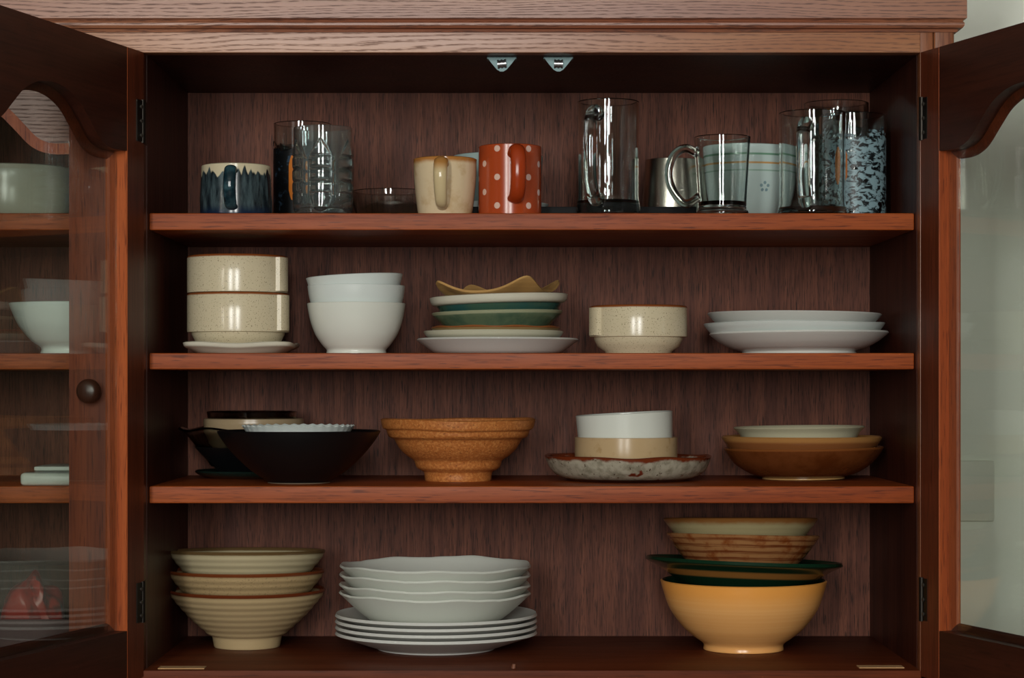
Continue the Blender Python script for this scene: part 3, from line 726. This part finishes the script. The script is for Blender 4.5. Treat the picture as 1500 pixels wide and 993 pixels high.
y = .222
G4 = 'white dinner plates under the scalloped bowls'
for i in range(4):
    nm = ('lowest', 'second lowest', 'second from the top', 'topmost')[i]
    vessel('dinner_plate', 639, y, S0+.0080*i, [(82, 0), (86, .0008), (88, .0030), (98, .0055), (118, .0118), (138, .0180), (148, .0215)], .0036, M['white_plate'], 'smooth white dinner plate, %s of the four under the scalloped bowls' % nm, 'plate', G4, seg=96)
G5 = 'white scalloped bowls stacked on the dinner plates'
def scallop(ph):
    def f(a, r, z):
        if r < .08: return r, z
        q = ((r-.08)/.049)**2; b = a-FRONT+.16+ph; c_ = math.sqrt(.012+abs(math.sin(3.5*b))**1.5)+.16*math.cos(14*b+.5)
        return r*(1-.018*q*(1-c_)), z-.0030*q*(1-c_)+.0010*q*math.sin(2*a)
    return f
for i, dz in enumerate((.0308, .0418, .0553, .0675)):
    nm = ('lowest', 'second lowest', 'second from the top', 'topmost')[i]
    vessel('scalloped_bowl', 638, y, S0+dz, [(78, 0), (84, .0015), (94, .008), (110, .019), (124, .0305), (134, .039), (141, .0450)], .0036, M['white'], 'white bowl with wavy scalloped rim, %s of its stack of four' % nm, 'bowl', G5, mod=scallop(0.12*i), seg=144, rot=(0, 0, R(3*i)))

y = .215
dg = plain('dark_green_glaze', '12301F', .16)
yg = glaze('yellow_glaze', 'EEAE68', .24, streak=('F4BC78', .5), rim=('F6A850', .055, .090, .006))
vessel('yellow_bowl', 1089, y, S0, [(56, 0), (58.5, .001), (58, .0065), (61, .0105), (72, .0175), (90, .0320), (108, .0550), (117, .0775), (121.5, .0923)], .005, [yg, dg], 'big yellow-orange bowl with a dark green inside', 'bowl', inner_mat=1, n=5)
gp = vessel('green_plate', 1088, y, S0+.0712, [(56, 0), (60, .001), (80, .009), (104, .0235), (116, .031), (128, .0378), (141, .0435), (144, .0456)], .0046, [glaze('green_plate_glaze', '12301F', .2, lines=[('9A6A34', .0315, .0042)]), dg], 'dark green wide-rimmed plate with brown underside lying askew on the yellow bowl', 'plate', inner_mat=1, rot=(R(-2.6), R(2.2), 0))
vessel('striped_bowl', 1087, y, S0+.0800, [(46, 0), (49, .001), (52, .008), (66, .020), (80, .034), (95, .0505), (106, .0640), (112.5, .0730)], .004, glaze('striped_glaze', 'A8764A', .25, bands=('6A2E14', 118, .9), mottle=('8A4A22', 50, .45, .7)), 'brown striped bowl standing on the dark green plate', 'bowl', rot=(R(-3.2), R(1.2), 0))
vessel('cream_bowl', 1085, y, S0+.1010, [(46, 0), (49, .001), (52, .008), (66, .020), (80, .0345), (95, .0515), (107, .0655), (113, .0730)], .004, glaze('cream_bowl_glaze', 'A89C74', .28, rim=('8A5A2C', .064, .0715, .006), bands=('968A64', 150, .3)), 'cream bowl with brown rim topping the pile on the yellow bowl', 'bowl', rot=(R(-3.2), 0, 0))

# ------------------------------------------------------------------ behind the closed left door
y = .17
vessel('casserole_dish', 20, y, S1, [(66, 0), (74, .002), (81, .012), (83.5, .035), (83, .055), (85, .0680)], .005, plain('grey_white_glaze', 'B4B2A4', .25), 'grey-white casserole dish on the top shelf behind the closed left door', 'dish')
vessel('rice_bowl', 105, y, S2, [(42, 0), (45, .001), (44, .009), (58, .018), (75, .036), (85, .054), (90, .0665)], .0032, M['white_blue'], 'white bowl behind the closed left door on the second shelf', 'bowl')
bm = box(bmesh.new(), -.612, -.500, .05, .20, S3, S3+.016, .006, 4)
wtray = new_obj('white_dish', bm, plain('white_enamel', 'CFD4CE', .25), None)
new_obj('dark_inset', box(bmesh.new(), -.606, -.506, .056, .194, S3+.0155, S3+.0168), plain('dark_enamel', '2A2E2C', .2), wtray)
tag(wtray, 'flat white dish with dark inside on the third shelf behind the closed left door', 'dish')
o = new_obj('white_platter', box(bmesh.new(), -.602, -.500, .085, .19, S3+.0170, S3+.0230, .0025), plain('white_platter_glaze', 'D0D4CE', .25), None)
tag(o, 'thin white platter lying in the flat dish behind the closed door', 'plate')
# clear box of bits
cb = new_obj('clear_box', box(bmesh.new(), -.115, .115, -.085, .085, 0, .122, .006, 3), thin_glass('clear_plastic', 'F6FAF8', .03), None, (-.612, .185, S0), (0, 0, R(-7)), 0)
new_obj('box_lid', box(bmesh.new(), -.117, .117, -.087, .087, .1222, .128, .002), thin_glass('clear_lid_plastic', 'EAF0EE', .06, .05), cb, smooth=0)
tag(cb, 'clear plastic box with a lid at the bottom behind the closed left door', 'box')
def crumple(name, cx, cy, cz, rx, ry, rz_, h, label, seed):
    bm = bmesh.new(); bmesh.ops.create_icosphere(bm, subdivisions=4, radius=1); rnd = random.Random(seed)
    ks = [(Vector((rnd.uniform(-1, 1), rnd.uniform(-1, 1), rnd.uniform(-1, 1))).normalized(), rnd.uniform(2.5, 6), rnd.uniform(0, 6)) for _ in range(7)]
    for v in bm.verts:
        d = 1+sum(.055*math.sin(f*v.co.dot(n_)*2+p) for n_, f, p in ks)
        v.co = Vector((v.co.x*rx*d*(1.0-.35*v.co.z), v.co.y*ry*d, v.co.z*rz_*d))
    zmin = min(v.co.z for v in bm.verts)
    o = new_obj(name, bm, glaze(name+'_foil_%d' % seed, h, .35, mottle=('5A2422' if seed < 5 else '24506A', 40, .5, .7)), None, (cx, cy, cz-zmin))
    return tag(o, label, 'packet')
crumple('foil_packet', -.618, .16, S0+.0005, .036, .05, .048, 'A83026', 'crumpled red packet inside the clear box', 2)
crumple('foil_packet', -.553, .20, S0+.0005, .022, .03, .050, '3A86A0', 'crumpled blue packet beside the red one in the clear box', 7)
crumple('foil_packet', -.690, .17, S0+.0005, .030, .05, .035, '7A4A44', 'dull brown packet at the left of the clear box', 3)
